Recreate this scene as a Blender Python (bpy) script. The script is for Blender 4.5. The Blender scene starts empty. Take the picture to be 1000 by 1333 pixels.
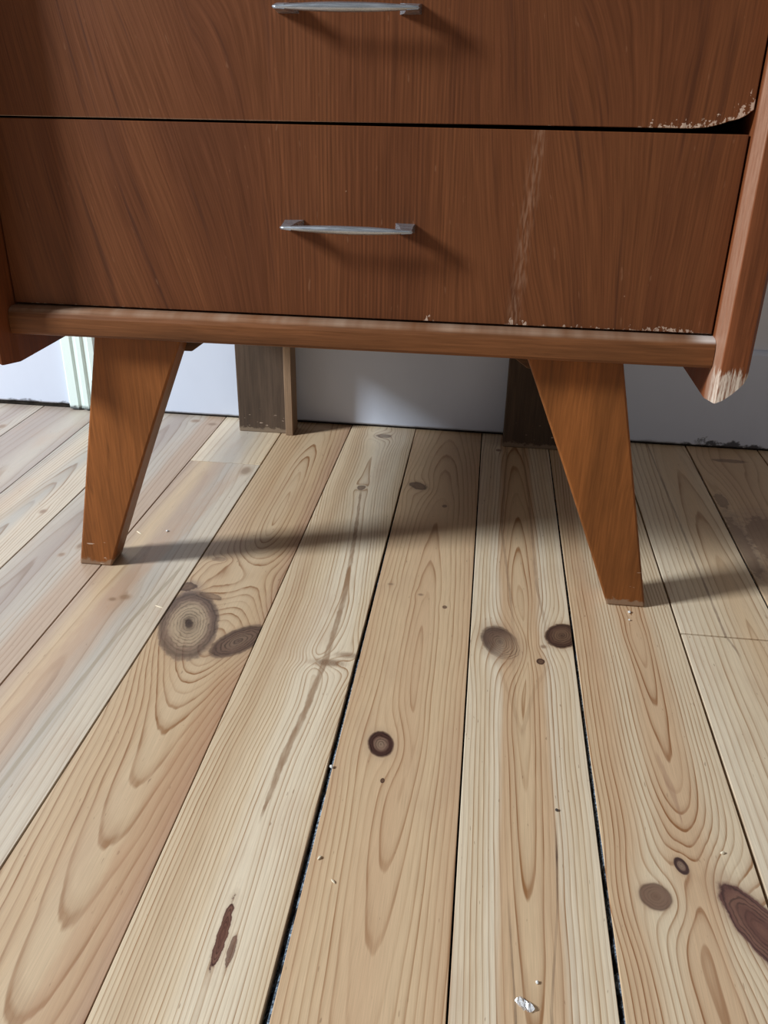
import bpy, bmesh, math, random
from mathutils import Vector, Matrix
random.seed(7)
scene = bpy.context.scene
COL = scene.collection

# ---------------------------------------------------------------- camera
FPX = 1114.58                                   # focal length in pixels of a 1000 x 1333 frame
pitch, roll, yaw = 0.459729, 0.018553, -0.112544
cp, sp, cy_, sy_ = math.cos(pitch), math.sin(pitch), math.cos(yaw), math.sin(yaw)
fwd = Vector((sy_*cp, cy_*cp, -sp)); rt = Vector((cy_, -sy_, 0)); up = rt.cross(fwd)
r2 = rt*math.cos(roll) + up*math.sin(roll); u2 = up*math.cos(roll) - rt*math.sin(roll)
cam = bpy.data.cameras.new('camera'); cam_ob = bpy.data.objects.new('camera', cam); COL.objects.link(cam_ob)
cam.sensor_fit = 'VERTICAL'; cam.sensor_height = 36.0; cam.lens = FPX*36.0/1333.0
cam.clip_start = 0.02
cam_ob.matrix_world = Matrix(((r2.x, u2.x, -fwd.x, 0.55187), (r2.y, u2.y, -fwd.y, -0.95557),
                              (r2.z, u2.z, -fwd.z, 0.59259), (0, 0, 0, 1)))
scene.camera = cam_ob

# ---------------------------------------------------------------- light and exposure
WORLD_STRENGTH = 0.225
WINDOW_POWER = 265.0
world = bpy.data.worlds.new('room_light'); scene.world = world; world.use_nodes = True
bg = world.node_tree.nodes['Background']
bg.inputs[0].default_value = (1.0, 0.965, 0.935, 1); bg.inputs[1].default_value = WORLD_STRENGTH
wl = bpy.data.lights.new('window_daylight', 'AREA'); wl.shape = 'RECTANGLE'; wl.size = 0.55; wl.size_y = 0.85
wl.energy = WINDOW_POWER; wl.color = (0.85, 0.935, 1.0)
wlo = bpy.data.objects.new('window_daylight', wl); COL.objects.link(wlo)
wdir = Vector((-0.787, -0.325, 0.525)).normalized()
wlo.location = Vector((0.40, 0.10, 0.15)) + wdir*4.2
wlo.rotation_euler = wdir.to_track_quat('Z', 'Y').to_euler()
scene.view_settings.view_transform = 'Standard'; scene.view_settings.look = 'None'
scene.view_settings.gamma = 1.0; scene.view_settings.use_curve_mapping = False
scene.view_settings.exposure = 0.0

# ---------------------------------------------------------------- node helpers
class NT:
    """small helper around a material node tree"""
    def __init__(self, name, rough=0.45, spec=0.5, metallic=0.0):
        m = bpy.data.materials.new(name); m.use_nodes = True
        self.m, self.t = m, m.node_tree
        self.b = self.t.nodes['Principled BSDF']
        self.b.inputs['Roughness'].default_value = rough
        self.b.inputs['Specular IOR Level'].default_value = spec
        self.b.inputs['Metallic'].default_value = metallic
        self.coord = self.t.nodes.new('ShaderNodeTexCoord').outputs['Object']
        s = self.t.nodes.new('ShaderNodeSeparateXYZ'); self.t.links.new(self.coord, s.inputs[0])
        self.x, self.y, self.z = s.outputs
    def put(self, sock, v):
        if isinstance(v, bpy.types.NodeSocket): self.t.links.new(v, sock)
        elif isinstance(v, (tuple, list)) and len(v) == 3 and sock.type == 'RGBA': sock.default_value = (*v, 1)
        else: sock.default_value = v
    def math(self, op, a, b=0.0, c=0.0, clamp=False):
        n = self.t.nodes.new('ShaderNodeMath'); n.operation = op; n.use_clamp = clamp
        self.put(n.inputs[0], a); self.put(n.inputs[1], b)
        if op in ('MULTIPLY_ADD', 'SMOOTH_MIN', 'WRAP', 'COMPARE'): self.put(n.inputs[2], c)
        return n.outputs[0]
    def add(self, a, b): return self.math('ADD', a, b)
    def sub(self, a, b): return self.math('SUBTRACT', a, b)
    def mul(self, a, b): return self.math('MULTIPLY', a, b)
    def mad(self, a, b, c): return self.math('MULTIPLY_ADD', a, b, c)
    def vec(self, x, y, z):
        n = self.t.nodes.new('ShaderNodeCombineXYZ')
        for i, v in enumerate((x, y, z)): self.put(n.inputs[i], v)
        return n.outputs[0]
    def noise(self, vec, scale=1.0, detail=2.0, rough=0.5, dist=0.0):
        n = self.t.nodes.new('ShaderNodeTexNoise'); self.put(n.inputs['Vector'], vec)
        n.inputs['Scale'].default_value = scale; n.inputs['Detail'].default_value = detail
        n.inputs['Roughness'].default_value = rough; n.inputs['Distortion'].default_value = dist
        return n.outputs['Fac']
    def white(self, w):
        n = self.t.nodes.new('ShaderNodeTexWhiteNoise'); n.noise_dimensions = '1D'; self.put(n.inputs['W'], w)
        return n.outputs['Value']
    def step(self, v, lo, hi):
        n = self.t.nodes.new('ShaderNodeMapRange'); n.interpolation_type = 'SMOOTHSTEP'
        self.put(n.inputs[0], v); self.put(n.inputs[1], lo); self.put(n.inputs[2], hi)
        n.inputs[3].default_value = 0; n.inputs[4].default_value = 1
        return n.outputs[0]
    def rng(self, v, a, b, c, d):
        n = self.t.nodes.new('ShaderNodeMapRange'); self.put(n.inputs[0], v)
        for i, k in enumerate((a, b, c, d)): n.inputs[i+1].default_value = k
        return n.outputs[0]
    def ramp(self, fac, stops, interp='LINEAR'):
        n = self.t.nodes.new('ShaderNodeValToRGB'); r = n.color_ramp; r.interpolation = interp
        while len(r.elements) < len(stops): r.elements.new(0.5)
        for e, (p, c) in zip(r.elements, stops):
            e.position = p
            e.color = (c, c, c, 1) if not isinstance(c, (tuple, list)) else ((*c, 1) if len(c) == 3 else c)
        self.put(n.inputs[0], fac); return n.outputs['Color'], n.outputs['Alpha']
    def curve(self, v, pts):
        """piecewise linear function of v through pts [(v, value)...], values may be negative"""
        pts = sorted(pts); v0, v1 = pts[0][0], pts[-1][0]
        lo, hi = min(q[1] for q in pts), max(q[1] for q in pts)
        if hi-lo < 1e-9: hi = lo+1e-6
        fac = self.rng(v, v0, v1, 0, 1)
        c, _ = self.ramp(fac, [((a-v0)/(v1-v0), (b-lo)/(hi-lo)) for a, b in pts])
        return self.rng(c, 0, 1, lo, hi)
    def mix(self, fac, a, b, mode='MIX'):
        n = self.t.nodes.new('ShaderNodeMix'); n.data_type = 'RGBA'; n.blend_type = mode
        self.put(n.inputs[0], fac); self.put(n.inputs[6], a); self.put(n.inputs[7], b)
        return n.outputs[2]
    def out(self, col, rough=None, height=None, bump=0.1, dist=0.001):
        self.put(self.b.inputs['Base Color'], col)
        if rough is not None: self.put(self.b.inputs['Roughness'], rough)
        if height is not None:
            n = self.t.nodes.new('ShaderNodeBump'); n.inputs['Strength'].default_value = bump
            n.inputs['Distance'].default_value = dist
            self.put(n.inputs['Height'], height); self.t.links.new(n.outputs[0], self.b.inputs['Normal'])
        return self.m

# ---------------------------------------------------------------- pine boards
SAP = (0.675, 0.53, 0.36); PALE = (0.725, 0.60, 0.44); GOLD = (0.62, 0.44, 0.27)
TAN = (0.58, 0.39, 0.235); MAUVE = (0.37, 0.30, 0.255); CLAY = (0.53, 0.365, 0.22);
ASH = (0.43, 0.385, 0.33); SILVER = (0.58, 0.485, 0.375); BUFF = (0.565, 0.41, 0.26); PINK = (0.45, 0.325, 0.235); ROSE = (0.44, 0.275, 0.175); GREY = (0.47, 0.405, 0.335)
DARKLINE = (0.46, 0.30, 0.19)
# colours of a knot by normalised radius, alpha = cover
KNOT = {
 'dark': [(0.0, (.10, .055, .035, 1)), (.35, (.16, .09, .055, 1)), (.72, (.09, .045, .03, 1)), (.84, (.055, .028, .02, 1)), (.93, (.12, .06, .035, .85)), (1.0, (.25, .15, .09, 0))],
 'rim':  [(0.0, (.27, .18, .12, 1)), (.42, (.22, .13, .09, 1)), (.58, (.075, .035, .026, 1)), (.80, (.055, .025, .02, 1)), (.90, (.12, .065, .045, .9)), (1.0, (.35, .24, .15, 0))],
 'soft': [(0.0, (.17, .095, .06, 1)), (.4, (.21, .125, .08, 1)), (.72, (.18, .10, .065, .95)), (.86, (.13, .07, .045, .85)), (1.0, (.30, .19, .12, 0))],
 'big':  [(0.0, (.04, .025, .02, 1)), (.10, (.06, .035, .025, 1)), (.18, (.25, .18, .12, .9)), (.45, (.40, .30, .20, .75)), (.58, (.31, .22, .15, .8)), (.70, (.16, .10, .075, .9)), (.86, (.075, .045, .037, .92)), (.95, (.14, .09, .07, .6)), (1.0, (.35, .24, .15, 0))],
 'rim2': [(0.0, (.10, .06, .045, 1)), (.2, (.19, .12, .08, 1)), (.5, (.16, .095, .065, 1)), (.8, (.10, .058, .042, .95)), (.92, (.17, .105, .07, .7)), (1.0, (.35, .24, .15, 0))],
 'faint': [(0.0, (.28, .17, .10, .8)), (.6, (.25, .15, .09, .6)), (1.0, (.4, .28, .17, 0))],
 'red':  [(0.0, (.17, .075, .05, 1)), (.35, (.12, .05, .035, 1)), (.65, (.19, .09, .06, 1)), (.88, (.11, .045, .035, 1)), (1.0, (.35, .22, .14, 0))],
}
def pine(name, seed, stops, K=170, u0=0.0, h0=0.05, s=0.0, wob=0.004, line=0.55, knots=(), streaks=(), axis=None, hw=0.065,
         fine=0.10, rough=0.36):
    N = NT(name, rough, 0.42)
    u, v = N.x, N.y
    sd = seed*3.71
    n1 = N.noise(N.vec(N.mul(u, 9.0), N.mul(v, 3.2), sd), 1.0, 2.0)
    n2 = N.noise(N.vec(N.mul(u, 40.0), N.mul(v, 9.0), sd+5), 1.0, 2.0)
    uu = N.add(u, N.mul(N.sub(n1, 0.5), wob*2.2))
    uu = N.add(uu, N.mul(N.sub(n2, 0.5), wob*0.45))
    bump = None; masks = []
    for k in knots:
        uk, vk, rx, ry = k['c'][0], k['c'][1], k['r'][0], k['r'][1]
        th = math.radians(k.get('rot', 0)); ct, st = math.cos(th), math.sin(th)
        du, dv = N.sub(u, uk), N.sub(v, vk)
        a = N.mad(du, ct/rx, N.mul(dv, st/rx)); b = N.mad(du, -st/ry, N.mul(dv, ct/ry))
        d2 = N.add(N.mul(a, a), N.mul(b, b)); d = N.math('SQRT', d2)
        S = k.get('S', 2.0); L = k.get('L', 1.7)
        a2 = N.mul(du, 1/(rx*S)); b2 = N.mul(dv, 1/(max(rx, ry)*S*L))
        e = N.math('EXPONENT', N.mul(N.add(N.mul(a2, a2), N.mul(b2, b2)), -1.0))
        uu = N.sub(uu, N.mul(N.mul(du, e), k.get('sq', 0.75)))
        A = k.get('A', 0.0)
        if A:
            S2 = k.get('SB', 1.6)
            e2 = N.math('EXPONENT', N.mul(d2, -1.0/(S2*S2)))
            bump = N.mul(e2, A) if bump is None else N.add(bump, N.mul(e2, A))
        masks.append((k, d, e, a, b))
    if axis: uc = N.curve(v, axis)
    else: uc = u0
    ur = N.sub(uu, uc)
    hn = N.sub(N.noise(N.vec(N.mul(u, 6.0), N.mul(v, 4.5), sd+11), 1.0, 2.0), 0.5)
    h = N.add(N.mad(v, s, h0), N.mul(hn, wob*1.6))
    r = N.math('SQRT', N.add(N.mul(ur, ur), N.mul(h, h)))
    ph = N.mul(r, K)
    if bump is not None: ph = N.add(ph, bump)
    ph = N.add(ph, N.mul(N.noise(N.vec(N.mul(u, 160.0), N.mul(v, 12.0), sd+2), 1.0, 1.0), 0.2))
    f = N.math('FRACT', ph)
    lc, _ = N.ramp(f, [(0, .03), (.50, .10), (.76, .45), (.86, 1), (.94, .95), (1, .03)])
    wl_ = N.mul(N.rng(N.white(N.math('FLOOR', ph)), 0, 1, .32, 1.15), N.rng(N.noise(N.vec(N.mul(u, 90.), N.mul(v, 7.), sd+4), 1., 2.), .3, .65, .55, 1.1))
    lines = N.mul(N.mul(lc, wl_), line*1.75)
    # colour across the board
    hue = N.noise(N.vec(N.mul(u, 30.0), N.mul(v, 2.2), sd+8), 1.0, 3.0)
    fac = N.add(N.mad(uu, 0.5/hw, 0.5), N.mul(N.sub(hue, .5), .16))
    base, _ = N.ramp(fac, stops, 'EASE')
    col = N.mix(lines, base, N.mix(1.0, base, DARKLINE, 'MULTIPLY'))
    fib = N.noise(N.vec(N.mul(u, 1500.0), N.mul(v, 26.0), sd), 1.0, 3.0, .6)
    fv = N.rng(fib, .3, .7, 1-fine, 1+fine)
    col = N.mix(1.0, col, N.vec(fv, fv, fv), 'MULTIPLY')
    bl = N.noise(N.vec(N.mul(u, 14.0), N.mul(v, 5.0), sd+20), 1.0, 4.0, .6)
    col = N.mix(N.mul(N.step(bl, .52, .72), .28), col, ROSE)
    # soft resin specks and fine dark flecks along the grain
    sk = N.noise(N.vec(N.mul(u, 420.0), N.mul(v, 75.0), sd+31), 1.0, 1.0)
    col = N.mix(N.mul(N.step(sk, .755, .80), .55), col, (.20, .11, .06))
    for st in streaks:
        ucs = N.curve(v, st['pts']); wn = N.noise(N.vec(N.mul(u, 60.0), N.mul(v, 55.0), sd+3), 1.0, 3.0, .6)
        ds = N.math('ABSOLUTE', N.sub(u, ucs)); w = N.curve(v, st['w'])
        ds = N.add(ds, N.mul(N.sub(wn, .5), st.get('rag', .004)))
        m = N.sub(1.0, N.step(ds, N.mul(w, st.get('in', .5)), w))
        m = N.mul(m, N.mul(N.curve(v, st['o']), N.rng(N.noise(N.vec(N.mul(u, 300.), N.mul(v, 40.), sd+1), 1., 2.), .25, .65, st.get('lo', .5), 1.0)))
        col = N.mix(m, col, st['col'])
    for k, d, e, ka_, kb_ in masks:
        kn = N.noise(N.vec(N.mul(u, 130.0), N.mul(v, 100.0), sd+7), 1.0, 3.0, .6)
        dd = N.add(d, N.mul(N.sub(kn, .5), k.get('rag', .28)))
        bx, by = k.get('bias', (0, 0))
        halo = N.mul(N.sub(1.0, N.step(dd, .85, k.get('halo', 1.45))), k.get('ho', .35))
        col = N.mix(halo, col, k.get('hc', (.34, .21, .13)))
        kc, ka = N.ramp(dd, KNOT[k['t']])
        kw = N.noise(N.vec(N.mul(u, 55.0), N.mul(v, 45.0), sd+17), 1.0, 2.0)
        rg = N.math('FRACT', N.add(N.mul(d, k.get('n', 6.0)), N.add(N.mul(kn, 1.1), N.mul(kw, 2.2))))
        rgl, _ = N.ramp(rg, [(0, 1.0), (.45, 1.0), (.74, .30), (.86, .42), (1.0, 1.0)])
        kc = N.mix(N.mul(N.step(kw, .25, .6), k.get('ring', .8)), kc, rgl, 'MULTIPLY')
        if bx or by:
            sd_ = N.step(N.add(N.mul(ka_, bx), N.mul(kb_, by)), -.85, .35)
            ka = N.mul(ka, N.math('MAXIMUM', N.mad(sd_, 1-k.get('bo', .35), k.get('bo', .35)), N.mul(N.step(rg, .62, .8), N.mul(N.step(dd, 1.0, .9), .7))))
        col = N.mix(N.mul(ka, k.get('op', 1.0)), col, kc)
    rg_ = N.rng(fib, .3, .7, rough-.05, rough+.09)
    return N.out(col, rg_, N.sub(fv, lines), .10, .0006)

def kn(c, r, t='dark', **k): return dict(c=c, r=r, t=t, **k)
def full(a, b=None): return [(-1.0, a), (1.0, a if b is None else b)]

PLANK = {
 # board index: joint on its left is J[i]
 1: dict(stops=[(0, MAUVE), (.4, GREY), (.7, MAUVE), (1, GREY)], K=150, h0=.02, s=.03, line=.3,  # left boards use greyed, cooler colours that paint in the wall's reflection
         knots=[kn((.045, .488), (.008, .012), 'faint')]),
 2: dict(stops=[(0, MAUVE), (.35, MAUVE), (.75, GREY), (1, MAUVE)], K=120, u0=.02, h0=.05, s=.02, line=.22),
 3: dict(stops=[(0, ASH), (.3, SILVER), (.55, ASH), (.7, SILVER), (1, SILVER)], K=230, u0=.005, h0=.012, s=.05, line=.5,
         knots=[kn((.036, .155), (.006, .008), 'faint')],
         streaks=[dict(pts=[(-.2, -.035), (.1, -.02), (.4, .02)], w=full(.010), o=[(-.25, .6), (.2, .5), (.4, .0)], col=(.40, .30, .21))]),
 4: dict(stops=[(0, GREY), (.35, MAUVE), (.6, GREY), (.8, PINK), (1, PINK)], K=140, u0=-.03, h0=.02, s=.04, line=.3,
         knots=[kn((.0129, .0603), (.0055, .011), 'faint', op=1.0, rag=.5), kn((-.0017, .0308), (.005, .006), 'faint'), kn((.012, .577), (.010, .009), 'faint'), kn((.05, .565), (.010, .008), 'faint')]),
 5: dict(stops=[(0, PINK), (.22, BUFF), (.42, PINK), (.62, GREY), (.85, SILVER), (1, SILVER)], K=120, u0=-.02, h0=.03, s=.03, line=.26,
         knots=[kn((.0, -.063), (.0085, .0075), 'faint', ring=.3), kn((-.0135, -.07), (.006, .005), 'faint'), kn((.045, .355), (.010, .02), 'faint', op=.9)],
         streaks=[dict(pts=[(.03, .046), (.0, .044), (-.15, .0237), (-.28, .0171), (-.38, .0146), (-.6, .008)], w=full(.0034), o=[(-.6, .7), (-.05, .75), (.01, .7), (.035, 0)], col=(.33, .26, .18), rag=.0015, lo=.75),
                  dict(pts=[(.36, .03), (.1, .005), (-.05, -.015), (-.3, -.03)], w=full(.017), o=[(-.4, .3), (-.1, .55), (.3, .5), (.37, .2)], col=ROSE, rag=.01)]),
 6: dict(stops=[(0, BUFF), (.3, CLAY), (.55, BUFF), (.8, CLAY), (1, ROSE)], K=175, u0=.012, h0=.016, s=-.075, wob=.006, line=.54,
         knots=[kn((-.0270, -.109), (.0385, .0800), 'big', bias=(.35, .6), bo=.8, rot=16, S=1.4, L=.95, sq=.6, A=-4.5, SB=1.5, n=11.0, rag=.2, ho=.3, halo=1.25, ring=.9),
                kn((.0435, -.136), (.0235, .0440), 'rim2', rot=-34, S=1.6, L=.9, sq=.6, A=-2.6, SB=1.7, n=7.0, rag=.2, ho=.45, halo=1.3),
                kn((-.0575, -.026), (.014, .012), 'dark', S=1.8, sq=.3, A=1.5, rag=.7, ho=.5, halo=2.0, op=.85, hc=(.22, .15, .12)),
                kn((-.020, -.044), (.018, .007), 'dark', rot=-18, S=1.2, sq=.1, rag=.8, op=.55, ho=.3),
                kn((.010, .012), (.022, .040), 'faint', op=.0, ho=.0, S=1.6, sq=.2, A=5.5, SB=2.0),
                kn((-.037, .051), (.011, .006), 'dark', op=.35, ho=.2, rag=.8, S=1.3, sq=.3, A=1.2, SB=2.0)],
         streaks=[dict(pts=[(-.25, .052), (-.5, .040), (-.7, .03)], w=full(.022), o=[(-.8, .3), (-.3, .6), (-.22, .5), (-.17, .0)], col=(.43, .24, .135), rag=.01)]),
 7: dict(stops=[(0, SAP), (.22, BUFF), (.40, SAP), (.55, PALE), (.80, PALE), (.92, SAP), (1, BUFF)], K=250, h0=.010, s=.012, line=.52, wob=.004,
         axis=[(-.65, .014), (-.39, .0129), (-.32, .0155), (-.2434, .0225), (-.1525, .0264), (-.03, .0261), (.14, .014), (.30, -.0006), (.6, -.008)],
         knots=[kn((.0128, -.521), (.0042, .033), 'red', rot=1.0, S=2.6, L=.6, sq=.3, rag=.9, halo=1.7, ho=.3), kn((.0235, -.535), (.0030, .016), 'red', op=.8, rag=.9, S=2.0, L=.7, sq=.2),
                kn((.030, -.163), (.020, .0075), 'faint', S=1.6, sq=.3, A=2.4, SB=2.0, rag=.7), kn((.050, -.146), (.014, .006), 'faint', op=.7, rag=.6),
                kn((-.002, .318), (.007, .010), 'dark', op=.7, rag=.8, A=1.0), kn((.006, .557), (.015, .010), 'dark', op=.6, rag=.7, A=2.0, SB=2.2)],
         streaks=[dict(pts=[(-.40, .0125), (-.39, .0129), (-.32, .0155), (-.2434, .0225), (-.1525, .0264), (-.03, .0261), (.14, .014), (.30, -.0006)], w=[(-.4, .0015), (-.33, .0048), (-.16, .0045), (0, .0042), (.15, .0040), (.3, .0022)], o=[(-.41, 0), (-.39, .85), (.29, .8), (.31, 0)], col=(.27, .155, .085), rag=.0035, lo=.55)]),
 8: dict(stops=[(0, TAN), (.2, GOLD), (.5, TAN), (.75, GOLD), (1, TAN)], K=175, u0=.004, h0=-.010, s=-.06, wob=.005, line=.40,
         knots=[kn((-.0188, -.2895), (.0142, .0205), 'rim', rot=12, S=2.3, L=1.3, sq=.72, A=1.2, SB=2.4, n=5.0, rag=.16, halo=1.5, ho=.38, hc=(.38, .26, .17)),
                kn((-.0108, -.340), (.0022, .0035), 'dark', S=1.5, sq=.1), kn((-.036, .340), (.012, .019), 'dark', rot=40, op=.75, rag=.8, ho=.4, halo=1.7, A=1.0, SB=2.), kn((.0298, -.0254), (.003, .004), 'dark', op=.8, rag=.6), kn((-.003, .0), (.004, .003), 'faint'), kn((-.045, .0205), (.004, .003), 'faint'),
                kn((.012, .27), (.004, .005), 'red', op=.7, rag=.6)]),
 9: dict(stops=[(0, PALE), (.17, SAP), (.27, PALE), (.33, TAN), (.5, GOLD), (.66, TAN), (.74, PALE), (.86, SAP), (1, PALE)], K=215, u0=.0, h0=-.007, s=-.045, wob=.004, line=.55,
         knots=[kn((-.0255, -.094), (.0230, .0380), 'rim2', bias=(-.4, .8), bo=.12, rot=17, S=1.7, L=1.0, sq=.7, A=3.0, SB=1.7, n=9, rag=.2, ho=.4, halo=1.5),
                kn((.0490, -.0690), (.0210, .0285), 'dark', rot=-17, S=1.6, L=1.3, sq=.7, A=2.0, SB=1.7, n=7, rag=.2, ho=.42, halo=1.35),
                kn((.0211, -.1258), (.0048, .0062), 'dark', rag=.5, S=1.8, sq=.3), kn((.0255, -.0955), (.004, .004), 'faint'),
                kn((-.03, .52), (.005, .006), 'red', op=.7)],
         streaks=[dict(pts=[(.6, -.012), (.2, -.024), (.0, -.012), (-.06, -.010)], w=full(.0022), o=[(-.06, .2), (0, .75), (.5, .7)], col=(.32, .20, .12), rag=.002),
                  dict(pts=[(.6, .012), (.3, .020), (.05, .022), (-.05, .030)], w=full(.0022), o=[(-.06, .2), (0, .75), (.5, .7)], col=(.32, .20, .12), rag=.002),
                  dict(pts=[(-.12, .034), (-.18, .012), (-.25, -.002), (-.28, -.003)], w=full(.0030), o=[(-.29, 0), (-.25, .38), (-.13, .15), (-.12, 0)], col=(.30, .18, .10), rag=.002),
                  dict(pts=[(-.13, -.030), (-.2, -.014), (-.25, -.004)], w=full(.0026), o=[(-.26, 0), (-.25, .35), (-.14, .15), (-.13, 0)], col=(.32, .19, .10), rag=.002),
                  dict(pts=[(-.36, .026), (-.46, .0215), (-.55, .012)], w=full(.0013), o=[(-.56, .6), (-.47, .3), (-.41, .95), (-.38, .3), (-.36, 0)], col=(.12, .075, .05), rag=.001),
                  dict(pts=[(-.44, -.019), (-.55, -.014), (-.62, -.012)], w=full(.0011), o=[(-.62, .9), (-.5, .6), (-.44, 0)], col=(.16, .10, .06), rag=.001)]),
 10: dict(stops=[(0, GOLD), (.15, TAN), (.34, SAP), (.5, TAN), (.66, TAN), (.82, SAP), (1, SAP)], K=235, u0=.012, h0=.000, s=-.060, wob=.0045, line=.62, rough=.34,
         knots=[kn((-.0255, -.4398), (.0145, .0150), 'soft', S=2.1, L=1.35, sq=.75, A=1.6, SB=2.0, n=5, rag=.14, ring=.45, ho=.3, halo=1.3),
                kn((.0014, -.4048), (.0062, .0100), 'rim', rot=15, S=2.0, L=1.4, sq=.5, A=1.2, SB=2.2, rag=.2, ho=.4),
                kn((.0540, -.462), (.0200, .052), 'red', rot=26, S=1.9, L=.9, sq=.45, A=4.6, SB=2.0, n=6, rag=.2, ho=.45, halo=1.4),
                kn((.0095, -.02), (.0085, .016), 'faint', op=.0, ho=0, S=2.0, sq=.2, A=.8)],
         streaks=[dict(pts=[(-.26, .002), (-.32, .0095), (-.35, .0112)], w=[(-.35, .0012), (-.31, .0045), (-.26, .0012)], o=[(-.36, 0), (-.35, .7), (-.27, .5), (-.26, 0)], col=(.34, .19, .115), rag=.002)]),
 11: dict(stops=[(0, GOLD), (.25, SAP), (.5, GOLD), (.7, TAN), (.85, SAP), (1, GOLD)], K=130, u0=.022, h0=-.004, s=.055, wob=.006, line=.6,
         knots=[kn((.0445, .0445), (.0055, .014), 'red', S=2., L=1.4, sq=.4, A=1.6, SB=2.4, rag=.6), kn((.038, -.006), (.0105, .013), 'red', S=2., L=1.3, sq=.4, A=2.4, SB=2.2, rag=.8),
                kn((-.0185, .275), (.0032, .006), 'dark', rag=.5), kn((.012, .185), (.012, .03), 'faint', rag=.6, A=1.5, SB=2.0, S=1.8)],
         streaks=[dict(pts=[(.3, -.002), (.2, .010), (.1, .014)], w=full(.006), o=[(.08, .0), (.13, .55), (.28, .5), (.33, .1)], col=(.28, .17, .10), rag=.005)]),
 12: dict(stops=[(0, GOLD), (.4, TAN), (.8, GOLD), (1, TAN)], K=110, u0=.05, h0=.03, s=.03, line=.3,
         knots=[kn((-.010, .225), (.034, .085), 'soft', rag=1.0, op=.55, ring=.25, n=2, ho=.35, halo=1.7, hc=(.26, .17, .14), S=1.2, sq=.2),
                kn((-.056, .20), (.012, .10), 'soft', rag=1.2, op=.5, ring=.2, n=2, ho=.4, halo=1.8, hc=(.18, .13, .11)),
                kn((-.052, .36), (.010, .03), 'dark', rag=1.2, op=.45, ring=.2, ho=.3, halo=1.6), kn((.0, .535), (.03, .008), 'dark', rag=1.0, op=.5)]),
}
def generic(i):
    a = random.choice([GOLD, TAN, SAP]); b = random.choice([SAP, GOLD, PALE]); c = random.choice([TAN, PINK, GOLD])
    return dict(stops=[(0, a), (.4, b), (.75, c), (1, b)], K=random.uniform(120, 180), u0=random.uniform(-.03, .03),
                h0=random.uniform(-.02, .02), s=random.uniform(-.07, .07), line=.45,
                knots=[kn((random.uniform(-.04, .04), random.uniform(-1.2, .4)), (.013, .015), random.choice(['dark', 'soft', 'rim']), A=1.2)])

# ---------------------------------------------------------------- mesh helpers
def link(name, me_or_bm, mat, parent=None, kind=None, smooth=False):
    if isinstance(me_or_bm, bmesh.types.BMesh):
        bmesh.ops.recalc_face_normals(me_or_bm, faces=me_or_bm.faces)
        me = bpy.data.meshes.new(name); me_or_bm.to_mesh(me); me_or_bm.free()
    else: me = me_or_bm
    if mat is not None and not me.materials: me.materials.append(mat)
    if smooth:
        for p in me.polygons: p.use_smooth = True
    o = bpy.data.objects.new(name, me); COL.objects.link(o)
    if parent is not None: o.parent = parent
    if kind: o['kind'] = kind
    return o
def tag(o, label, cat, group=None):
    o['label'] = label; o['category'] = cat
    if group: o['group'] = group
    return o
def box(bm, a, b, bevel=0.0, seg=2):
    vs = [bm.verts.new((x, y, z)) for x in (a[0], b[0]) for y in (a[1], b[1]) for z in (a[2], b[2])]
    fs = [(0, 1, 3, 2), (4, 6, 7, 5), (0, 4, 5, 1), (2, 3, 7, 6), (0, 2, 6, 4), (1, 5, 7, 3)]
    faces = [bm.faces.new([vs[i] for i in f]) for f in fs]
    bmesh.ops.recalc_face_normals(bm, faces=faces)
    if bevel:
        es = list({e for f in faces for e in f.edges})
        bmesh.ops.bevel(bm, geom=es, offset=bevel, segments=seg, affect='EDGES', profile=.5)
    return bm
def prism(bm, poly, axis, lo, hi, bevel=0.0, seg=2):
    """extrude a 2-D outline along an axis ('y': outline is x,z; 'x': outline is y,z; 'z': outline is x,y)"""
    def P(q, t): return {'y': (q[0], t, q[1]), 'x': (t, q[0], q[1]), 'z': (q[0], q[1], t)}[axis]
    A = [bm.verts.new(P(q, lo)) for q in poly]; B = [bm.verts.new(P(q, hi)) for q in poly]
    n = len(poly); faces = [bm.faces.new(A), bm.faces.new(B[::-1])]
    for i in range(n): faces.append(bm.faces.new((A[i], B[i], B[(i+1) % n], A[(i+1) % n])))
    bmesh.ops.recalc_face_normals(bm, faces=faces)
    if bevel:
        es = list({e for f in faces for e in f.edges})
        bmesh.ops.bevel(bm, geom=es, offset=bevel, segments=seg, affect='EDGES', profile=.5)
    return bm

# ---------------------------------------------------------------- floor
def dark_mat():
    N = NT('dark_joint', .9, .1); n = N.noise(N.coord, 90, 3)
    c, _ = N.ramp(n, [(.3, (.008, .007, .006)), (.7, (.035, .028, .022))]); return N.out(c)
DARK = dark_mat()
bm = bmesh.new(); box(bm, (-1.35, -1.75, -.05), (1.98, .64, -.0215))
floor = link('floor', bm, DARK, kind='structure')
floor['label'] = 'varnished knotty pine board floor with dark open joints'

PA = 0.00257                                   # the boards run almost exactly along y
J = {1: -.466, 2: -.3286, 3: -.1999, 4: -.0764, 5: .0540, 6: .1815, 7: .3085, 8: .4334, 9: .5612, 10: .6855, 11: .8168, 12: .9419, 13: 1.072, 14: 1.200}
for i in range(0, -7, -1): J[i] = J[i+1]-.128
for i in range(15, 21): J[i] = J[i-1]+.128
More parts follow.
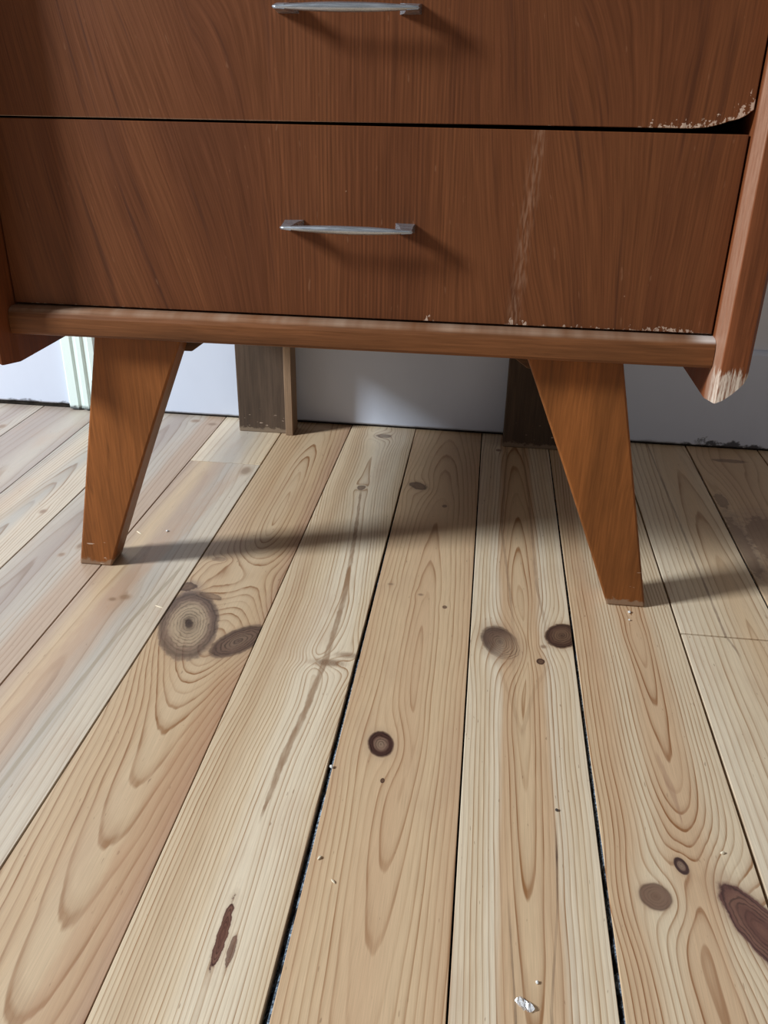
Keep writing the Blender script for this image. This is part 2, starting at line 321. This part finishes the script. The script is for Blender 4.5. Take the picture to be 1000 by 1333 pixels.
# joint widths (front, back) in metres
GAP = {4: (.0020, .0016), 5: (.0020, .0016), 6: (.0015, .0022), 7: (.0007, .0018), 8: (.0066, .0013), 9: (.0017, .0021), 10: (.0046, .0017),
       11: (.0034, .0021), 12: (.0035, .0028), 13: (.003, .0025)}
def gap(i, v):
    f, b = GAP.get(i, (.0018, .0016)); t = min(1, max(0, (.6-v)/1.2)); return b+(f-b)*t
YW = 0.612
cross = {5: (.3845, .0022), 11: (-.0425, .0036), 2: (-.72, .0018), 8: (-1.1, .002), 14: (.1, .002), -1: (.2, .002), 1: (-.35, .0018)}
for i in range(-6, 20):
    c = (J[i]+J[i+1])/2; spec = PLANK.get(i) or generic(i)
    mat = pine('pine_board', i+20, **spec)
    segs = [(-1.75, YW)]
    if i in cross:
        yc, g = cross[i]; segs = [(-1.75, yc-g/2), (yc+g/2, YW)]
    for si, (a, b) in enumerate(segs):
        if i == 5 and si == 1:                 # the short end piece by the wall is another board
            mat = pine('pine_board', 77, stops=[(0, PALE), (.5, GREY), (1, SAP)], K=120, h0=.03, s=.02, line=.25)
        if i == 11 and si == 0:
            mat = pine('pine_board', 88, stops=[(0, PALE), (.4, SAP), (.7, GOLD), (1, SAP)], K=130, u0=.028, h0=.006, s=.05, line=.4,
                       streaks=[dict(pts=[(-.04, -.008), (-.07, -.002), (-.09, 0)], w=full(.002), o=[(-.09, 0), (-.06, .8), (-.04, .7)], col=(.2, .12, .08), rag=.002)])
        bm = bmesh.new(); ch = .0005; zt = random.uniform(-.0003, .0003)
        if i == 7 or i == 6: zt = 0.0
        rows = []
        for v in sorted({a, a+ch, b-ch, b} | {q for q in (-.6, .3) if a+.01 < q < b-.01}):
            x0 = J[i]-c+gap(i, v)/2; x1 = J[i+1]-c-gap(i+1, v)/2
            dz = -ch if v in (a, b) else 0
            rows.append([bm.verts.new((x0, v, -.021)), bm.verts.new((x0, v, zt-ch)), bm.verts.new((x0+ch, v, zt+dz)),
                         bm.verts.new((x1-ch, v, zt+dz)), bm.verts.new((x1, v, zt-ch)), bm.verts.new((x1, v, -.021))])
        for A, B in zip(rows, rows[1:]):
            for k in range(5): bm.faces.new((A[k], B[k], B[k+1], A[k+1]))
        bm.faces.new(rows[0]); bm.faces.new(rows[-1][::-1])
        o = link('floor_board', bm, mat, floor); o.location = (c, 0, 0); o.rotation_euler = (0, 0, -PA)
# grey fluff packed in the widest joints
def fluff_mat():
    N = NT('joint_fluff', .95, .1)
    n = N.noise(N.coord, 420, 4, .7); n2 = N.noise(N.coord, 60, 3, .6)
    c, _ = N.ramp(n, [(.34, (.010, .011, .014)), (.50, (.09, .115, .15)), (.64, (.34, .42, .50))])
    c = N.mix(N.step(n2, .48, .62), c, (.012, .012, .014)); return N.out(c, None, n, .6, .002)
FLUFF = fluff_mat()
for ji, zt in ((8, -.0028), (10, -.003), (12, -.004)):
    bm = bmesh.new(); cols = []
    for k in range(97):
        v = -1.2+k*(1.75/96)
        g = gap(ji, v)/2+.001
        cols.append([bm.verts.new((J[ji]+v*PA+q*g+random.uniform(-.1, .1)*g, v, zt+dz-random.uniform(0, .0014))) for q, dz in ((-1, -.010), (-.15, -.006), (.3, .0006), (1, .0020))])
    for A, B in zip(cols, cols[1:]):
        for q in range(3): bm.faces.new((A[q], B[q], B[q+1], A[q+1]))
    link('joint_fluff', bm, FLUFF, floor, kind='stuff')

# ---------------------------------------------------------------- back wall
def paint(name, col, rough=.55, dirt=True):
    N = NT(name, rough, .35)
    n = N.noise(N.vec(N.mul(N.x, 9.), N.mul(N.y, 9.), N.mul(N.z, 4.)), 1, 4, .6)
    c = N.mix(N.mul(N.step(n, .45, .75), .35), col, tuple(q*.88 for q in col))
    if dirt:
        nd = N.noise(N.vec(N.mul(N.x, 26.), 0, N.mul(N.z, 40.)), 1, 4, .65)
        amp = N.curve(N.x, [(-1.3, .02), (-.44, .03), (-.30, .045), (-.26, .045), (-.195, .012), (.1, .006), (.6, .006), (.92, .008), (.97, .10), (1.02, .07), (1.06, .09), (1.15, .05), (1.9, .03)])
        lvl = N.mad(N.sub(nd, .42), amp, .0045)
        c = N.mix(N.mul(N.sub(1.0, N.step(N.z, N.sub(lvl, .004), N.add(lvl, .005))), .9), c, (.035, .035, .042))
        sc = N.noise(N.vec(N.mul(N.x, 300.), 0, N.mul(N.z, 700.)), 1, 2)
        c = N.mix(N.mul(N.step(sc, .74, .78), .5), c, (.25, .25, .3))
    return N.out(c, None, n, .12, .002)
WALLP = paint('wall_paint', (.74, .75, .80), .6, False)
BASEP = paint('baseboard_paint', (.66, .71, .83), .42)
CASEP = paint('casing_paint', (.80, .92, .88), .35)
WA = -.0104
def wy(x): return .6045 + math.tan(WA)*x
bm = bmesh.new(); prism(bm, [(-1.35, wy(-1.35)+.012), (1.98, wy(1.98)+.012), (1.98, .70), (-1.35, .70)], 'z', 0.0, 2.5)
wall = link('wall_back', bm, WALLP, kind='structure')
def baseboard(x0, x1, name, z0, h):
    prof = [(0, z0+.003), (.002, z0), (.012, z0), (.0121, h), (.006, h), (.002, h-.003), (0, h-.007)]
    bm = bmesh.new(); ends = []
    for x in (x0, x1): ends.append([bm.verts.new((x, wy(x)+q, z)) for q, z in prof])
    n = len(prof)
    for k in range(n): bm.faces.new((ends[0][k], ends[1][k], ends[1][(k+1) % n], ends[0][(k+1) % n]))
    bm.faces.new(ends[0]); bm.faces.new(ends[1][::-1])
    return link(name, bm, BASEP, kind='structure')
bm = bmesh.new(); prism(bm, [(-1.35, wy(-1.35)+.004), (1.98, wy(1.98)+.004), (1.98, wy(1.98)+.0125), (-1.35, wy(-1.35)+.0125)], 'z', -.021, .0095)  # added dark strip standing in for the shade under the baseboard
link('gap_shade_strip', bm, DARK, kind='structure')['label'] = 'added dark strip shading the gap along the foot of the wall'
baseboard(-.196, 1.98, 'baseboard_back', .0040, .186)
bb2 = baseboard(-1.35, -.267, 'baseboard_left', .0085, .186)
# fluted upright casing at the left
prof = [(-.267, .012), (-.267, -.004), (-.263, -.009), (-.246, -.009), (-.243, -.0055), (-.236, -.0055), (-.233, -.010), (-.224, -.010), (-.221, -.006),
        (-.212, -.006), (-.209, -.010), (-.199, -.009), (-.196, -.004), (-.196, .012)]
bm = bmesh.new(); prism(bm, [(x, wy(x)+q) for x, q in prof], 'z', .003, 2.2)
link('trim_1', bm, CASEP, kind='structure')

# ---------------------------------------------------------------- stained wood
def wear_spots(N, thr, scale=260., strength=.8):
    n = N.noise(N.vec(N.mul(N.x, scale), N.mul(N.y, scale), N.mul(N.z, scale*.6)), 1, 2)
    big = N.noise(N.coord, 14, 2)
    return N.mul(N.step(N.add(n, N.mul(N.sub(big, .5), .25)), thr, thr+.03), strength)
WORN = (.62, .46, .35)
def veneer(name, kind):
    """oak veneer of the drawer fronts: straight in the middle, slanting flame at both sides"""
    N = NT(name, .42, .22)
    x, z = N.x, N.z
    sl = N.curve(x, [(0, .10), (.08, .20), (.16, .31), (.24, .28), (.30, .10), (.34, 0), (.50, .0), (.54, .10), (.62, .26), (.68, .10), (.74, -.04), (.8, -.03)])
    wv = N.noise(N.vec(N.mul(x, 7.), 0, N.mul(z, 5.)), 1, 3)
    g = N.sub(N.add(x, N.mul(N.sub(wv, .5), .009)), N.mul(N.mul(sl, -1.0), N.sub(z, .45)))
    broad = N.noise(N.vec(N.mul(g, 17.), 1.3 if kind == 'low' else 4.7, N.mul(z, .8)), 1, 3, .55)
    pores = N.noise(N.vec(N.mul(g, 420.), 0, N.mul(z, 9.)), 1, 3, .65)
    med = N.noise(N.vec(N.mul(g, 115.), 2, N.mul(z, 4.)), 1, 3, .6)
    c, _ = N.ramp(broad, [(.25, (.108, .033, .0115)), (.45, (.140, .044, .0150)), (.6, (.158, .052, .0180)), (.78, (.124, .038, .0135))])
    pv = N.rng(pores, .3, .7, .72, 1.24); c = N.mix(1.0, c, N.vec(pv, pv, pv), 'MULTIPLY')
    ml = N.mul(N.step(med, .55, .72), N.curve(x, [(0, .25), (.15, .45), (.3, .3), (.35, .15), (.5, .15), (.6, .4), (.8, .25)]))
    c = N.mix(N.mul(ml, 1.5), c, (.050, .016, .008))
    # straight fine lighter lines of the middle sheet
    sh = N.mul(N.math('SINE', N.mad(N.noise(N.vec(N.mul(x, 90.), 2., N.mul(z, 2.)), 1, 2), 9.0, N.mul(x, 1500.))), N.curve(x, [(0, 0), (.29, 0), (.33, .15), (.50, .15), (.54, 0), (.8, 0)]))
    sh = N.add(N.mul(sh, N.rng(N.noise(N.vec(N.mul(x, 60.), 8., N.mul(z, 6.)), 1, 2), .3, .7, .1, 1.5)), 1.0); c = N.mix(1.0, c, N.vec(sh, sh, sh), 'MULTIPLY')
    # flecks
    fl = N.noise(N.vec(N.mul(g, 190.), 3, N.mul(z, 42.)), 1, 2)
    c = N.mix(N.mul(N.step(fl, .68, .76), .35), c, (.30, .14, .075))
    if kind == 'low':
        edge = .3595
        stk = N.math('ABSOLUTE', N.sub(N.add(x, N.mul(N.sub(N.noise(N.vec(0, 0, N.mul(z, 35.)), 1, 2), .5), .010)), N.curve(z, [(.35, .584), (.45, .588), (.56, .596)])))
        rag = N.noise(N.vec(N.mul(x, 420.), 0, N.mul(z, 60.)), 1, 2)
        c = N.mix(N.mul(N.mul(N.sub(1.0, N.step(stk, .001, .011)), N.step(rag, .38, .66)), .42), c, (.36, .20, .125))
        lvl = N.curve(x, [(0, .0), (.02, .002), (.3, .0005), (.48, .0005), (.492, .011), (.506, .0), (.572, .001), (.580, .014), (.592, .015), (.602, .003), (.63, .004), (.65, .005), (.68, .006), (.70, .008), (.75, .010), (.772, .010), (.782, .001), (.8, .001)])
    elif kind == 'mid':
        edge = .5630
        lvl = N.curve(x, [(0, .0), (.2, .0012), (.35, .0018), (.5, .0018), (.68, .002), (.700, .008), (.73, .009), (.76, .010), (.776, .013), (.790, .026), (.799, .036), (.8, .036)])
        spk = N.step(N.noise(N.vec(N.mul(x, 70.), 5., 0.), 1, 2), .60, .72)
        lvl = N.mul(lvl, N.math('MAXIMUM', N.mul(spk, 1.6), N.step(x, .685, .705)))
        edge = N.curve(x, [(0, .5602), (.55, .5616), (.745, .5622), (.770, .566), (.785, .571), (.799, .577)]) if True else N.curve(x, [(0, .5625), (.745, .5625), (.770, .566), (.785, .571), (.799, .577)])
    else:
        edge = .77; lvl = .0005
    if kind == 'low':
        brk = N.step(N.noise(N.vec(N.mul(x, 95.), 7., 0.), 1, 2), .42, .60)
        lvl = N.mul(lvl, N.math('MAXIMUM', brk, N.mul(N.step(x, .715, .735), .8)))
    nz = N.noise(N.vec(N.mul(x, 190.), 0, N.mul(z, 150.)), 1, 3, .7)
    top = N.add(edge, N.mul(lvl, N.rng(nz, .30, .66, -.9, 1.0)))
    c = N.mix(N.mul(N.sub(1.0, N.step(z, N.sub(top, .0015), top)), N.rng(pores, .3, .65, .45, 1.0)), c, WORN)
    sc = N.noise(N.vec(N.mul(x, 95.), 9, N.mul(z, 70.)), 1, 2)
    c = N.mix(N.mul(N.step(sc, .775, .80), .6), c, (.45, .27, .17))
    return N.out(c, N.rng(pores, .3, .7, .38, .54), pores, .10, .0005)
def stained(name, col, axis='z', wear=.80, rough=.42, foot=False, tip=False, worn_lit_top=False, slope=0.0):
    N = NT(name, rough, .25)
    a = {'z': (N.x, N.y, N.z), 'x': (N.y, N.z, N.x), 'y': (N.x, N.z, N.y)}[axis]
    if slope: a = (N.add(a[0], N.mul(a[2], slope)), a[1], a[2])
    wv = N.noise(N.coord, 9, 2)
    p = N.add(a[0], N.mul(N.sub(wv, .5), .005)); q = N.add(a[1], N.mul(N.sub(wv, .5), .005))
    broad = N.noise(N.vec(N.mul(p, 28.), N.mul(q, 28.), N.mul(a[2], 3.)), 1, 3, .6)
    pores = N.noise(N.vec(N.mul(p, 380.), N.mul(q, 380.), N.mul(a[2], 13.)), 1, 3, .65)
    c, _ = N.ramp(broad, [(.25, tuple(k*.66 for k in col)), (.5, col), (.75, tuple(min(1, k*1.28) for k in col))])
    pv = N.rng(pores, .3, .7, .76, 1.2); c = N.mix(1.0, c, N.vec(pv, pv, pv), 'MULTIPLY')
    dk = N.noise(N.vec(N.mul(p, 60.), N.mul(q, 60.), N.mul(a[2], 7.)), 1, 4, .7)
    c = N.mix(N.mul(N.step(dk, .60, .76), .55), c, tuple(k*.38 for k in col))
    c = N.mix(wear_spots(N, wear), c, WORN)
    if foot:
        lv = N.mad(N.noise(N.coord, 90, 3, .7), .022, -.002)
        c = N.mix(N.mul(N.sub(1.0, N.step(N.z, N.sub(lv, .003), N.add(lv, .002))), .6), c, (.30, .22, .15))
        sc = N.noise(N.vec(N.mul(N.x, 60.), N.mul(N.y, 60.), N.mul(N.z, 260.)), 1, 2)
        c = N.mix(N.mul(N.mul(N.step(sc, .70, .74), N.sub(1.0, N.step(N.z, .03, .07))), .7), c, WORN)
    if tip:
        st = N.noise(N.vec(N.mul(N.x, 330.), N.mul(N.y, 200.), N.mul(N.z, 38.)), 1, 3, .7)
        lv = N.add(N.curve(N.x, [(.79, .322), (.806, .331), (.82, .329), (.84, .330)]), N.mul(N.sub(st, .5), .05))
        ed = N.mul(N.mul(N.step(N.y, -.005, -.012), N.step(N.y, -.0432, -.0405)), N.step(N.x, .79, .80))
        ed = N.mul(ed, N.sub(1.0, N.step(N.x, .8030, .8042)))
        c = N.mix(N.mul(ed, N.rng(st, .3, .7, .35, .75)), c, (.40, .23, .155))  # inner face of right panel paler: side light painted in, and wear
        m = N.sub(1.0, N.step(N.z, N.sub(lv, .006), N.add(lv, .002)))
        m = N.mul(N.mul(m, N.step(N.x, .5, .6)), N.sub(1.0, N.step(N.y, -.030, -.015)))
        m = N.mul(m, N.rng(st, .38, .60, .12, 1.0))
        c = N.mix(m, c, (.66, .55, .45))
    if worn_lit_top:
        wn = N.noise(N.vec(N.mul(N.x, 22.), 0, 0), 1, 3, .6)
        m = N.mul(N.step(N.z, .3500, .3545), N.rng(wn, .35, .65, .08, .6))
        c = N.mix(m, c, (.40, .28, .20))
        m2 = N.mul(N.step(N.x, .77, .795), N.step(N.z, .3515, .3550))
        c = N.mix(N.mul(m2, .8), c, (.66, .60, .55))  # painted highlight on the right end of the rail top
    return N.out(c, N.rng(pores, .3, .7, rough-.05, rough+.12), pores, .12, .0006)

LEGW = stained('leg_stain', (.235, .078, .0195), 'z', .86, .40, foot=True)
RAILW = stained('rail_stain', (.165, .060, .0205), 'x', .87, .40, worn_lit_top=True)
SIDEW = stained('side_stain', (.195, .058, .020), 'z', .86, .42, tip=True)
BACKW = stained('raw_back_wood', (.085, .055, .037), 'z', .9, .7, foot=True)
STRIPW = stained('strip_wood', (.26, .165, .10), 'z', .9, .6)
INW = stained('inside_wood', (.10, .05, .025), 'x', .95, .7)

# ---------------------------------------------------------------- dresser
BASE = Vector((.4015, .27, 0))
dresser = bpy.data.objects.new('dresser', None); COL.objects.link(dresser); dresser.location = BASE
dresser.empty_display_size = .2
tag(dresser, 'reddish brown veneered wooden dresser with metal handles on splayed tapering legs', 'dresser')
def part(name, bm, mat, parent=None, smooth=False):
    o = link(name, bm, mat, parent or dresser, smooth=smooth)
    if parent is None: o.location = -BASE
    return o
TOPZ = .99
# side panels, standing proud of the drawers and reaching below the rail
def side(sgn, inner):
    bm = bmesh.new(); X = lambda d: inner + sgn*d
    # horizontal outline (distance outwards, y): inner edge flares a little towards the front
    poly = [(0, .53), (0, -.008), (.0022, -.0405), (.0036, -.0430), (.0105, -.0438), (.0180, -.0438), (.0240, -.0438), (.0290, -.0432), (.033, -.038), (.033, .53)]
    zs = lambda d, y: .2895 + (.0045 if y < -.03 else 0) + (d/.033)**1.6*.030
    A = [bm.verts.new((X(d), y, zs(d, y))) for d, y in poly]; B = [bm.verts.new((X(d), y, TOPZ)) for d, y in poly]
    bm.faces.new(A); bm.faces.new(B)
    for k in range(len(poly)):
        bm.faces.new((A[k], B[k], B[(k+1) % len(poly)], A[(k+1) % len(poly)]))
    o = part('side_panel', bm, SIDEW); return o
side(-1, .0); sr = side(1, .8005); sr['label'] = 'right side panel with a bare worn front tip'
# bottom rail, rounded nose
nose = [(.03, .325), (-.0135, .325), (-.0165, .3262), (-.018, .329), (-.0185, .338), (-.0180, .347), (-.0162, .3520), (-.0120, .3555), (-.006, .3565), (.03, .3565)]
bm = bmesh.new(); prism(bm, nose, 'x', .0, .8005); part('bottom_rail', bm, RAILW)
bm = bmesh.new(); box(bm, (.0, .03, .329), (.8005, .52, .3525)); part('bottom_board', bm, INW)
bm = bmesh.new(); box(bm, (.0, .52, .329), (.8005, .527, TOPZ-.02)); part('back_board', bm, INW)
bm = bmesh.new(); box(bm, (-.035, -.046, TOPZ), (.8355, .535, TOPZ+.024), .004); part('top_board', bm, SIDEW)
# drawers
def chrome():
    N = NT('brushed_metal', .3, .5, .82); n = N.noise(N.vec(N.mul(N.x, 40.), N.mul(N.y, 500.), N.mul(N.z, 500.)), 1, 3)
    c, _ = N.ramp(n, [(.3, (.38, .41, .46)), (.7, (.56, .60, .66))]); return N.out(c, N.rng(n, .3, .7, .20, .36))
CHROME = chrome()
def handle(zc, drawer):
    bm = bmesh.new(); rings = []; n = 36
    xa, xb = .3295, .4715; xm = (xa+xb)/2; hl = (xb-xa)/2
    for k in range(n+1):
        t = -1+2*k/n; x = xm+hl*t
        env = max(0.0, 1-t*t)
        hz = .0011+.0033*env**.85; hy = .0013+.0021*env**.8
        yc = -.0235-.0030*env
        ring = []
        for a in range(12):                     # ridged section: front edge drawn to a crest
            th = 2*math.pi*a/12; cs, sn = math.cos(th), math.sin(th)
            ring.append(bm.verts.new((x, yc-hy*math.copysign(abs(cs)**1.25, cs)*1.15, zc+hz*math.copysign(abs(sn)**1.1, sn))))
        rings.append(ring)
    for A, B in zip(rings, rings[1:]):
        for a in range(12): bm.faces.new((A[a], B[a], B[(a+1) % 12], A[(a+1) % 12]))
    bm.faces.new(rings[0]); bm.faces.new(rings[-1][::-1])
    for f in bm.faces: f.smooth = True
    for s in (-1, 1):                           # feet that carry the bar, wider at the drawer
        e = xm+s*(hl-.001)
        A = [(e, -.0250, -.0014), (e-s*.011, -.0262, -.0022), (e-s*.011, -.0262, .0022), (e, -.0250, .0014)]
        M = [(e, -.011, -.0032), (e-s*.015, -.011, -.0040), (e-s*.015, -.011, .0046), (e, -.011, .0040)]
        B = [(e+s*.001, 0, -.0040), (e-s*.020, 0, -.0044), (e-s*.020, 0, .0054), (e+s*.001, 0, .0050)]
        L = [[bm.verts.new((q[0], q[1], zc+q[2])) for q in R] for R in (A, M, B)]
        for P, Q in zip(L, L[1:]):
            for a in range(4): bm.faces.new((P[a], Q[a], Q[(a+1) % 4], P[(a+1) % 4]))
        bm.faces.new(L[0]); bm.faces.new(L[-1][::-1])
    h = link('handle', bm, CHROME, drawer); return h
def drawer(poly, mat, zc, label=None):
    bm = bmesh.new(); prism(bm, poly, 'y', .0, .020, .0006, 1)
    zl, zh = min(q[1] for q in poly)+.012, max(q[1] for q in poly)-.012
    box(bm, (.02, .020, zl+.012), (.78, .46, zh))
    o = part('drawer', bm, mat)
    if label: o['label'] = label
    handle(zc, o); return o
XL, XR = .0015, .7985
drawer([(XL, .3590), (XR, .3590), (XR, .5572), (XL, .5572)], veneer('veneer_low', 'low'), .4575)
drawer([(XL, .5592), (.30, .5598), (.55, .5612), (.742, .5618), (.757, .5632), (.768, .5658), (.777, .5690), (.786, .5712), (.792, .5745), (XR, .5795), (XR, .7650), (XL, .7650)],
       veneer('veneer_mid', 'mid'), .6610, 'upper drawer with a broken bare corner at lower right')
drawer([(XL, .7672), (XR, .7672), (XR, .985), (XL, .985)], veneer('veneer_top', 'top'), .870)
# front legs: flat tapering boards leaning outwards
def front_leg(ti, to, bi, bo, s):
    """top inner, top outer, bottom inner, bottom outer x; s = +1 when the inner side is to the right"""
    bm = bmesh.new()
    n = 10; L, R = [], []
    for k in range(n+1):
        t = k/n; z = .328*(1-t)
        curve = math.sin(math.pi*t)*.0035
        L.append((to+(bo-to)*t, z)); R.append((ti+(bi-ti)*t - s*curve*.4, z))
    poly = L+R[::-1]
    prism(bm, poly, 'y', .010, .048, .0025, 2)
    return part('leg', bm, LEGW)
front_leg(.199, .090, .069, .0235, 1); front_leg(.600, .7095, .734, .7825, -1)
# back legs: upright dark boards with a lighter strip on the inner edge
def back_leg(x0, x1, s):
    bm = bmesh.new(); prism(bm, [(x0, 0), (x1, 0), (x1, .3292), (x0, .3292)], 'y', .538, .575, .0015, 1)
    o = part('leg', bm, BACKW)
    if not s: return o
    a, b = (x1, x1+.014) if s > 0 else (x0-.014, x0)
    bm = bmesh.new(); prism(bm, [(a, .0), (b, .0), (b, .3292), (a, .3292)], 'y', .530, .572, .001, 1)
    st = link('edge_strip', bm, STRIPW, o); st['label'] = 'lighter strip along the inner edge of the back leg'
    return o
back_leg(.102, .194, 1); back_leg(.602, .708, 0)
bm = bmesh.new(); box(bm, (.08, .50, .300), (.725, .5385, .329)); part('back_rail', bm, INW)
# mounting blocks behind the front legs
for s, x0, x1 in ((1, .100, .235), (-1, .700, .567)):
    bm = bmesh.new(); prism(bm, [(x0, .329), (x1, .329), (x1-s*.004, .322), (x1-s*.040, .296), (x0, .296)], 'y', .048, .085, .001, 1)
    part('corner_block', bm, INW)

# ---------------------------------------------------------------- litter on the floor
def plain(name, col, rough=.6):
    N = NT(name, rough, .4); n = N.noise(N.coord, 500, 3)
    c = N.mix(n, tuple(k*.8 for k in col), col); return N.out(c)
CHIP = plain('bare_chip', (.80, .68, .50)); WHITE = plain('white_crumb', (.80, .78, .74)); DOT = plain('dark_crumb', (.05, .035, .03))
def splinter(x, y, l, w, ang, mat, label, cat='splinter', group=None):
    bm = bmesh.new(); ps = []
    prof = [(-.5, .15, .2), (-.25, .8, .9), (.05, 1, 1), (.3, .75, .7), (.5, .1, .15)]
    for t, a, h in prof:
        ps.append([bm.verts.new((t*l+random.uniform(-.03, .03)*l, q*w*.5*a + .04*l*math.sin(3*t), hh*w*.55*h)) for q, hh in ((-1, 0), (-.6, 1), (.6, .9), (1, 0))])
    for A, B in zip(ps, ps[1:]):
        for k in range(4): bm.faces.new((A[k], B[k], B[(k+1) % 4], A[(k+1) % 4]))
    bm.faces.new(ps[0]); bm.faces.new(ps[-1][::-1])
    o = link('wood_splinter' if cat == 'splinter' else 'paint_flake', bm, mat); o.location = (x, y, .0003); o.rotation_euler = (0, 0, math.radians(ang))
    return tag(o, label, cat, group)
def crumb(x, y, r, mat, label, group=None):
    bm = bmesh.new(); bmesh.ops.create_icosphere(bm, subdivisions=1, radius=r)
    for v in bm.verts:
        v.co *= random.uniform(.75, 1.2); v.co.z = max(v.co.z*.7, -r*.5)
    zmin = min(v.co.z for v in bm.verts)
    o = link('crumb', bm, mat); o.location = (x, y, .0003-zmin); return tag(o, label, 'crumb', group)
splinter(.0690, .1100, .013, .0022, -42, CHIP, 'pale wood splinter lying just right of the left front leg')
splinter(.1690, -.0785, .013, .0020, -25, CHIP, 'pale wood splinter on the board left of the big swirling knot')
splinter(.4433, -.4386, .0050, .0028, 60, CHIP, 'short pale wood chip right of the wide joint, farther of two')
splinter(.4590, -.4610, .0055, .0018, -50, CHIP, 'thin pale wood chip right of the wide joint, nearer of two')
splinter(.7900, -.3862, .0048, .0030, 10, CHIP, 'pale wood chip on the right board beside the joint above the dark red knot')
crumb(.1088, .1195, .0022, WHITE, 'white crumb on the floor right of the left front leg shadow')
crumb(.7607, -.0050, .0022, WHITE, 'pale crumb on the floor touching the foot of the right front leg')
crumb(.7583, -.0230, .0016, WHITE, 'tiny pale crumb in front of the right front leg foot')
crumb(.4345, -.3300, .0022, WHITE, 'white crumb sitting on the edge of the wide joint')
crumb(.6245, -.5300, .0016, WHITE, 'small pale crumb beyond the shiny flake at the front of the floor')
crumb(.6487, -.3560, .0018, DOT, 'tiny dark crumb on the board that has two dark knots side by side')
def flake():
    N = NT('clear_film', .12, .6); N.b.inputs['Transmission Weight'].default_value = .55
    return N.out((.92, .93, .95))
bm = bmesh.new()
g = [[bm.verts.new((-.0042+.0021*i, -.0065+.0026*j, max(.0004, .0014*math.sin(i*1.7+j*1.1)+.0011))) for j in range(6)] for i in range(5)]
for i in range(4):
    for j in range(5):
        if (i, j) not in ((0, 0), (3, 4), (3, 3)): bm.faces.new((g[i][j], g[i+1][j], g[i+1][j+1], g[i][j+1]))
ex = bmesh.ops.solidify(bm, geom=bm.faces[:], thickness=.0004)
fo = link('plastic_flake', bm, flake()); fo.location = (.6148, -.5490, .0005); fo.rotation_euler = (0, 0, math.radians(35))
tag(fo, 'crumpled shiny clear flake lying on a floor board at the front', 'flake')
